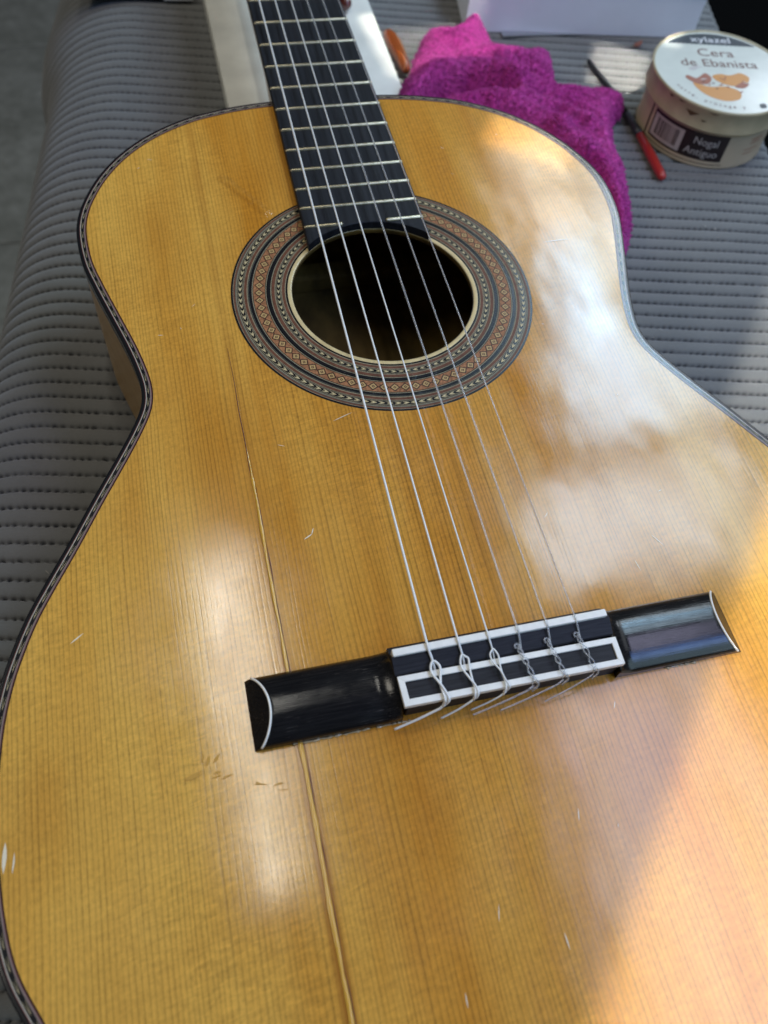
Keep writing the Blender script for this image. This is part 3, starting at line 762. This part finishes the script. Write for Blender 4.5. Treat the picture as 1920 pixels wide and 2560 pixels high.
# ---- towel
def build_towel():
    far = [(78.0, 433.7), (87.5, 449.1), (99.8, 474.6), (107.9, 489.0), (117.4, 490.7), (130.0, 492.2), (138.8, 501.9), (149.3, 506.3), (158.0, 498.8), (159.1, 476.9), (165.3, 467.3), (174.0, 465.5), (195.0, 463.7), (196.6, 448.5),
           (190.6, 427.1), (203.7, 418.9), (232.2, 405.8), (233.0, 396.4), (220.6, 384.1), (212.9, 368.1), (207.4, 351.6), (205.4, 327.1), (197.4, 296.7), (186.6, 268.4), (172.4, 247.5)]
    # near side follows the guitar's upper bout
    sel = [p for p in offs(-1.5) if p[0] > 60 and p[1] > 232]; sel.sort(key=lambda p: -p[0]+p[1]*1.2)
    far = catmull(np.array(far), 4).tolist()
    poly = np.array([tuple(q) for q in far]+[tuple(p) for p in sel]+[(62, 330), (63, 380), (66, 415)])
    gs = 1.3
    x = np.arange(56, 242, gs); y = np.arange(228, 512, gs); X, Y = np.meshgrid(x, y)
    def inside(X, Y):
        c = np.zeros(X.shape, bool); j = len(poly)-1
        for i in range(len(poly)):
            xi, yi = poly[i]; xj, yj = poly[j]
            c ^= ((yi > Y) != (yj > Y)) & (X < (xj-xi)*(Y-yi)/(yj-yi+1e-9)+xi); j = i
        return c
    def dist(X, Y, P, closed):
        best = np.full(X.shape, 1e9); n = len(P)
        for i in range(n if closed else n-1):
            a = np.array(P[i]); b = np.array(P[(i+1) % n]); d = b-a; L2 = d@d+1e-9
            t = np.clip(((X-a[0])*d[0]+(Y-a[1])*d[1])/L2, 0, 1)
            best = np.minimum(best, np.hypot(X-a[0]-t*d[0], Y-a[1]-t*d[1]))
        return best
    Xw = X+.8*np.sin(Y*.31+X*.2); Yw = Y+.8*np.sin(X*.37)
    ins = inside(Xw, Yw); d = dist(Xw, Yw, poly, True)*np.where(ins, 1, -1)
    dn = np.full(X.shape, 1e9); O = offs(-1.5)
    for p in O[(O[:, 0] > 40) & (O[:, 1] > 200)][::2]: dn = np.minimum(dn, np.hypot(X-p[0], Y-p[1]))
    h = 17*np.sqrt(np.clip(1-(1-np.clip(d, 0, 13)/13)**2, 0, 1))
    body = np.clip(d/22, 0, 1)
    h = h+body*(10*np.exp(-(dn/60)**2)+3.5*np.sin(X*.045+1)*np.sin(Y*.035)+1.5*np.sin(X*.09-Y*.06))
    def ridge(P, wd, A):
        nonlocal h
        h = h+A*np.exp(-(dist(X, Y, P, False)/wd)**2)*np.clip(d/18, 0, 1)
    ridge([(64, 405), (84, 419), (104, 430), (122, 431), (139, 423), (152, 411)], 11, 12)      # roll behind the crease
    ridge([(67, 391), (84, 404), (103, 415), (120, 417), (135, 410), (147, 401)], 4.2, -13)     # crease
    ridge([(70, 372), (90, 386), (108, 395), (124, 394), (142, 384), (165, 362)], 10, 10)
    ridge([(164, 352), (178, 325), (182, 297), (177, 266), (168, 250)], 9, 13)                  # roll along the right edge
    ridge([(150, 322), (160, 308), (168, 292), (170, 272), (165, 250)], 4.5, -17)               # dark gap
    ridge([(139, 318), (150, 300), (158, 280), (157, 258), (150, 240)], 5, 5)
    ridge([(110, 485), (128, 470), (146, 488)], 9, 7); ridge([(150, 500), (140, 470), (150, 440)], 12, 5)
    ridge([(190, 430), (215, 410), (228, 400)], 5, 6)
    for P_, w_, a_ in (([(72, 352), (100, 362), (135, 352), (170, 330)], 4.5, 5), ([(70, 340), (105, 349), (138, 338), (160, 322)], 3, -5), ([(150, 395), (176, 385), (200, 360), (202, 330)], 5, 6),
                       ([(160, 400), (186, 392), (206, 372)], 3, -6), ([(128, 452), (160, 446), (186, 436)], 5, 6), ([(120, 440), (155, 433), (188, 420)], 3, -6)):
        ridge(P_, w_, a_)
    h = h+1.0*np.sin(X*.33+2*np.sin(Y*.1))*np.sin(Y*.29+1.5*np.sin(X*.12))*body
    h = np.clip(h, 0, 66)
    Z = -80.5+h
    # pull in under the guitar's edge
    ok = d > -1.0
    idx = -np.ones(X.shape, int); idx[ok] = np.arange(ok.sum())
    P = np.stack([X[ok], Y[ok], Z[ok]], 1)
    P += rng.normal(0, .22, P.shape)
    q = ok[:-1, :-1] & ok[1:, :-1] & ok[:-1, 1:] & ok[1:, 1:]
    jj, ii = np.nonzero(q)
    F = np.stack([idx[jj, ii], idx[jj, ii+1], idx[jj+1, ii+1], idx[jj+1, ii]], 1).tolist()
    root = thing('towel', (150, 370, -82), 'crumpled magenta terry towel pushed against the right shoulder of the guitar', 'towel')
    mk('cloth', P, F, MT['towel'], root, True)
    # terry loops
    gx = np.gradient(Z, gs, axis=1); gy = np.gradient(Z, gs, axis=0)
    cand = np.nonzero((d > .4).ravel())[0]; pick = rng.choice(cand, 42000)
    px = X.ravel()[pick]+rng.uniform(-.6, .6, len(pick)); py = Y.ravel()[pick]+rng.uniform(-.6, .6, len(pick)); pz = Z.ravel()[pick]
    nrm = np.stack([-gx.ravel()[pick], -gy.ravel()[pick], np.ones(len(pick))], 1); nrm /= np.linalg.norm(nrm, axis=1)[:, None]
    dirv = nrm+rng.normal(0, .55, nrm.shape); dirv /= np.linalg.norm(dirv, axis=1)[:, None]
    ln = rng.uniform(.7, 1.9, len(pick))[:, None]
    t1 = np.cross(dirv, rng.normal(size=nrm.shape)); t1 /= np.linalg.norm(t1, axis=1)[:, None]; t2 = np.cross(dirv, t1)
    b = np.stack([px, py, pz-.3], 1); rr = .36
    VV = np.stack([b+t1*rr, b-t1*rr*.5+t2*rr*.87, b-t1*rr*.5-t2*rr*.87, b+dirv*ln*.75+t1*rr*.9, b+dirv*ln*.75-t1*rr*.5+t2*rr*.8, b+dirv*ln-t1*rr*.3-t2*rr*.7], 1).reshape(-1, 3)
    k = np.arange(len(pick))*6
    FF = np.concatenate([np.stack([k, k+1, k+4, k+3], 1), np.stack([k+1, k+2, k+5, k+4], 1), np.stack([k+2, k, k+3, k+5], 1)]).tolist()+np.stack([k+3, k+4, k+5], 1).tolist()
    o = mk('terry_pile', VV, FF, MT['towel'], root, True); o['kind'] = 'stuff'
build_towel()

# ---- tin of wax
def build_tin():
    cx, cy, zb = 286., 379., -81.6
    t = thing('wax_tin', (cx, cy, zb), 'round tan tin of furniture wax with cream printed lid, right of the towel', 'tin')
    body = mk('tin_body', *lathe([(0, zb), (43.5, zb), (45.2, zb+.5), (45.4, zb+1.6), (44.8, zb+2.6), (44.8, zb+31)], cx, cy, 96), MT['tan_tin'], t, True)
    zl = zb+43.2
    lid = mk('lid', *lathe([(46.6, zb+27.6), (47.4, zb+27.4), (47.6, zb+28.2), (47.1, zb+28.8), (47.1, zb+39.5), (47.9, zb+41.3), (48.1, zb+42.6), (47.5, zb+43.5), (46.6, zb+43.3), (46.2, zb+42.6)], cx, cy, 96), MT['olive_tin'], t, True)
    n = 96; zt = zb+42.6
    V = [(cx+46.2*math.cos(2*math.pi*i/n), cy+46.2*math.sin(2*math.pi*i/n), zt) for i in range(n)]
    mk('lid_panel', V, [list(range(n))], MT['lid_white'], lid)
    A = math.radians(-10.2); ca, sa = math.cos(A), math.sin(A)
    def on_lid(V, ox, oy, dz=.1, rot=0.0, sx=1.0):
        out = []
        c, s = math.cos(rot), math.sin(rot)
        for v in V:
            lx, ly = ox+(v[0]*sx)*c-v[1]*s, oy+(v[0]*sx)*s+v[1]*c
            out.append((cx+lx*ca-ly*sa, cy+lx*sa+ly*ca, zt+dz))
        return out
    # dark segment at the top of the lid
    y0 = 31.5; r = 44.5; x0 = math.sqrt(r*r-y0*y0); a0 = math.atan2(y0, x0)
    seg = [(r*math.cos(a), r*math.sin(a)) for a in np.linspace(a0, math.pi-a0, 40)]
    zig = [(-x0+(2*x0)*k/40., y0-(.7 if k % 2 else 0)) for k in range(1, 40)]
    V = on_lid([(p[0], p[1]) for p in seg+zig], 0, 0, .08)
    mk('lid_band', V, [list(range(len(V)))], MT['navy'], lid)
    for s, size, ox, oy, m, sx in (('xylazel', 9.5, 0.5, 34.0, 'white_ink', 1.15), ('Cera', 12.5, 0, 17.2, 'brown_ink', 1.05), ('de Ebanista', 12.0, -.5, 5.2, 'brown_ink', 1.0)):
        V, F = text_mesh(s, size); mk('lettering', on_lid(V, ox, oy, .14, 0, sx), F, MT[m], lid)
    # small line of print curving along the lower edge
    word = 'nutre, protege y'
    for k, ch in enumerate(word):
        if ch == ' ': continue
        a = math.radians(207+k*4.6); V, F = text_mesh(ch, 4.2)
        V = [(v[0], v[1]) for v in V]
        mk('lettering', on_lid(V, 40.5*math.cos(a), 40.5*math.sin(a), .14, a+math.pi/2), F, MT['brown_ink'], lid)
    # generic curled wood-shaving picture
    def blob(pts, m, dz): 
        P = catmull(np.array(pts, float), 6, True); V = on_lid([tuple(p) for p in P], 0, 0, dz)
        mk('picture_shape', V, [list(range(len(V)))], MT[m], lid)
    blob([(-24, -14), (-14, -18), (-2, -17), (6, -22), (4, -30), (-6, -33), (-16, -29), (-22, -22)], 'orange_ink', .09)
    blob([(-28, -9), (-22, -15), (-14, -15), (-10, -8), (-13, -3), (-17, -6), (-21, -9), (-26, -6)], 'rust_ink', .13)
    blob([(-6, -12), (2, -16), (12, -14), (17, -6), (12, -1), (4, -4), (-3, -3), (-9, -6)], 'orange_ink', .12)
    for k in range(14):
        a = rng.uniform(0, 6.28); r_ = rng.uniform(2, 13); x_, y_ = -5+r_*1.3*math.cos(a), -15+r_*.9*math.sin(a); l_ = rng.uniform(2, 6); q_ = rng.uniform(-.6, 1.2)
        blob([(x_, y_), (x_+l_*.5*math.cos(q_), y_+l_*.5*math.sin(q_)+.7), (x_+l_*math.cos(q_), y_+l_*math.sin(q_)), (x_+l_*.5*math.cos(q_)+.3, y_+l_*.5*math.sin(q_)-.5)], random.choice(('rust_ink', 'rust_ink', 'dull_ink', 'brown_ink')), .17+.01*k)
    blob([(4, -17), (10, -18), (15, -13), (10, -12)], 'rust_ink', .16)
    blob([(-24, 1), (-20, 0), (-16, 3), (-13, 4), (-17, 5), (-21, 4)], 'dull_ink', .12)
    blob([(16, -39), (20, -38), (20, -34), (16, -35)], 'navy', .12)
    # chips of bare metal on the rim
    for th, z, w, hgt in ((-137, 36.5, 5, 4.2), (-126, 34, 2.4, 1.6), (-158, 40.5, 2, 2), (-120, 40.8, 4, 1.0), (-148, 41, 3, .9)):
        V, F = [], []
        pr = [(-w, .45*hgt), (-.3*w, hgt*.6), (w, .5*hgt), (.35*w, -.4*hgt), (-.1*w, -hgt), (-.5*w, -.3*hgt)]
        rl = 47.2 if z < 39.5 else 48.15
        for a, b in pr:
            q = math.radians(th)+a/rl; V.append((cx+rl*math.cos(q), cy+rl*math.sin(q), zb+z+b*.5))
        mk('bare_metal_chip', V, [list(range(6))], MT['rust'], lid)
    # printed panels round the body
    def patch(name, t0, t1, z0, z1, rad, m, par):
        V, F = [], []; k = max(2, int(abs(t1-t0)/2)+1)
        for i in range(k+1):
            a = math.radians(t0+(t1-t0)*i/k)
            V += [(cx+rad*math.cos(a), cy+rad*math.sin(a), zb+z0), (cx+rad*math.cos(a), cy+rad*math.sin(a), zb+z1)]
        for i in range(k): F.append([2*i, 2*i+2, 2*i+3, 2*i+1])
        return mk(name, V, F, MT[m], par)
    patch('label_panel', -170.5, -97.5, 5.6, 24.8, 44.95, 'dark_label', body)
    patch('label_edge', -176.5, -174.5, 3, 30, 44.95, 'dark_label', body)
    patch('label_edge', -174.5, -95, 2.9, 3.5, 44.95, 'dark_label', body)
    patch('barcode_panel', -168.8, -136.5, 7.0, 22.6, 45.02, 'dull_ink', body)
    th = -164.5
    while th < -141:
        wd = random.choice((.35, .5, .8, 1.1)); patch('barcode_bar', th, th+wd, 9.2, 21.0, 45.08, 'dark_label', body); th += wd+random.choice((.5, .7, 1.0))
    for s, z, size, tc in (('Nogal', 16.4, 7.4, -116), ('Antiguo', 8.6, 7.4, -117.5)):
        V, F = text_mesh(s, size)
        V = [(cx+45.05*math.cos(math.radians(tc)+v[0]*.98/45), cy+45.05*math.sin(math.radians(tc)+v[0]*.98/45), zb+z+v[1]) for v in V]
        mk('lettering', V, F, MT['dull_ink'], body)
    for z0, z1, a0, a1 in ((20, 20.9, -74, -60), (17.5, 18.2, -74, -62), (13, 13.6, -78, -62), (10, 10.6, -78, -66)):
        patch('small_print', a0, a1, z0, z1, 44.95, 'rust_ink', body)
build_tin()

# ---- white box behind the towel
def box_map(x, y, z):
    o = np.array((148.3, 512.8)); e = np.array((329.8-148.3, 487.6-512.8)); e /= np.linalg.norm(e); f = np.array((-e[1], e[0]))
    q = o+e*x+f*y; return (q[0], q[1], z)
bx = thing('white_box', box_map(91, 60, -81.6), 'plain white cardboard box behind the magenta towel', 'box')
bevel_box('box_base', 0, 183, 0, 120, -81.6, -51, MT['card'], bx, .5, 1, box_map)
bevel_box('box_lid', -1.2, 184.2, -1.2, 121.2, -50.9, -46, MT['paper'], bx, .5, 1, box_map)

# ---- steel blade lying in front of the box
bm_parts = [(190, 503, 2.4), (232, 501, .3)]
V = [(176, 507.5, -81.3), (176, 501.5, -81.3), (236, 499.6, -81.3), (222, 503.8, -81.3), (176, 507.5, -80.0), (176, 501.5, -79.9), (236, 499.6, -80.6), (222, 503.8, -79.9)]
o = mk('steel_blade', V, [[3, 2, 1, 0], [4, 5, 6, 7], [0, 1, 5, 4], [1, 2, 6, 5], [2, 3, 7, 6], [3, 0, 4, 7]], MT['steel']); tag(o, 'thin pointed steel blade in front of the white box', 'blade')

# ---- brush with red handle
br = thing('red_handled_tool', (236, 395, -82), 'thin tool with red handle and dark shaft between the towel and the wax tin', 'tool')
pz = -78.2
mk('handle', *tube([(235, 325.6, pz), (235, 326.2, pz), (235.0, 327.6, pz), (235.2, 332, pz), (236.0, 350, pz), (236.7, 372, pz)], [.6, 1.9, 2.8, 3.1, 3.3, 2.9], 16), MT['red_paint'], br, True)
mk('ferrule', *tube([(236.7, 372, pz), (236.8, 378, pz), (236.6, 396, pz-.3)], [2.85, 3.0, 2.6], 16), MT['dark_steel'], br, True)
mk('shaft', *tube([(236.6, 396, pz-.3), (235, 430, pz-.8), (232, 463, pz-1.2)], [2.0, 1.9, 1.7], 12), MT['black_plain'], br, True)

# ---- amber handle between board and towel, dark red handle on the board
o = mk('amber_tool_handle', *tube([(85.6, 508, -75), (85.7, 507, -75), (85.9, 504, -75), (86.4, 498, -75), (87.2, 488, -75), (88, 474, -75), (88.6, 462, -75.5), (88.6, 458, -75.5)], [.4, 2.0, 3.8, 5.2, 5.6, 5.0, 3.8, 2.4], 20), MT['amber'], None, True)
tag(o, 'glossy amber tool handle between the pale board and the towel', 'tool handle')
o = mk('dark_red_tool_handle', *tube([(57.6, 518.5, -62.5), (57.6, 519, -62.5), (57.4, 522, -62.5), (56.6, 537, -62.5), (55, 575, -62.5), (53.4, 612, -62.5)], [.4, 2.6, 4.4, 5.2, 5.4, 5.0], 16), MT['dark_red'], None, True)
tag(o, 'dark red varnished tool handle beside the fingerboard on the pale board', 'tool handle')

# ---- black case and white sheet at the top edge
V = [(-136, 578, -79), (-72, 568.6, -79), (-60, 640, -79), (-124, 650, -79), (-136, 578, -74), (-72, 568.6, -74), (-60, 640, -74), (-124, 650, -74)]
Fb = [[3, 2, 1, 0], [4, 5, 6, 7], [0, 1, 5, 4], [1, 2, 6, 5], [2, 3, 7, 6], [3, 0, 4, 7]]
tag(mk('black_case', V, Fb, MT['black_plain']), 'flat black case at the top edge left of the pale board', 'case')
V = [(-71, 567.5, -79), (-50, 565.5, -79), (-50, 640, -79), (-62, 641, -79), (-71, 567.5, -76.5), (-50, 565.5, -76.5), (-50, 640, -76.5), (-62, 641, -76.5)]
tag(mk('white_notepad', V, Fb, MT['paper']), 'small white pad between the flat black case and the pale board', 'notepad')
# ---- scrap of wood on the cloth
V = [(276, 480, -80.6), (279, 478.5, -80.7), (283, 481, -80.4), (285, 485.5, -80.3), (281, 483.5, -80.2), (277.5, 482.6, -80.5)]
V = V+[(x+.3, y+.2, z+.9) for x, y, z in V]
tag(mk('wood_chip', V, [[0, 5, 4, 3, 2, 1], [6, 7, 8, 9, 10, 11]]+[[i, (i+1) % 6, 6+(i+1) % 6, 6+i] for i in range(6)], MT['chip']), 'small reddish wood chip on the cloth between box and tin', 'wood chip')
# ---- black block added past the far right table edge, stands in for shaded floor
o = bevel_box('floor_shade_block', 440, 1500, 250, 1900, FZ, -330, MT['void'], None, 6)
tag(o, 'black block added for the shaded floor past the table edge beyond the tin', 'shade block')
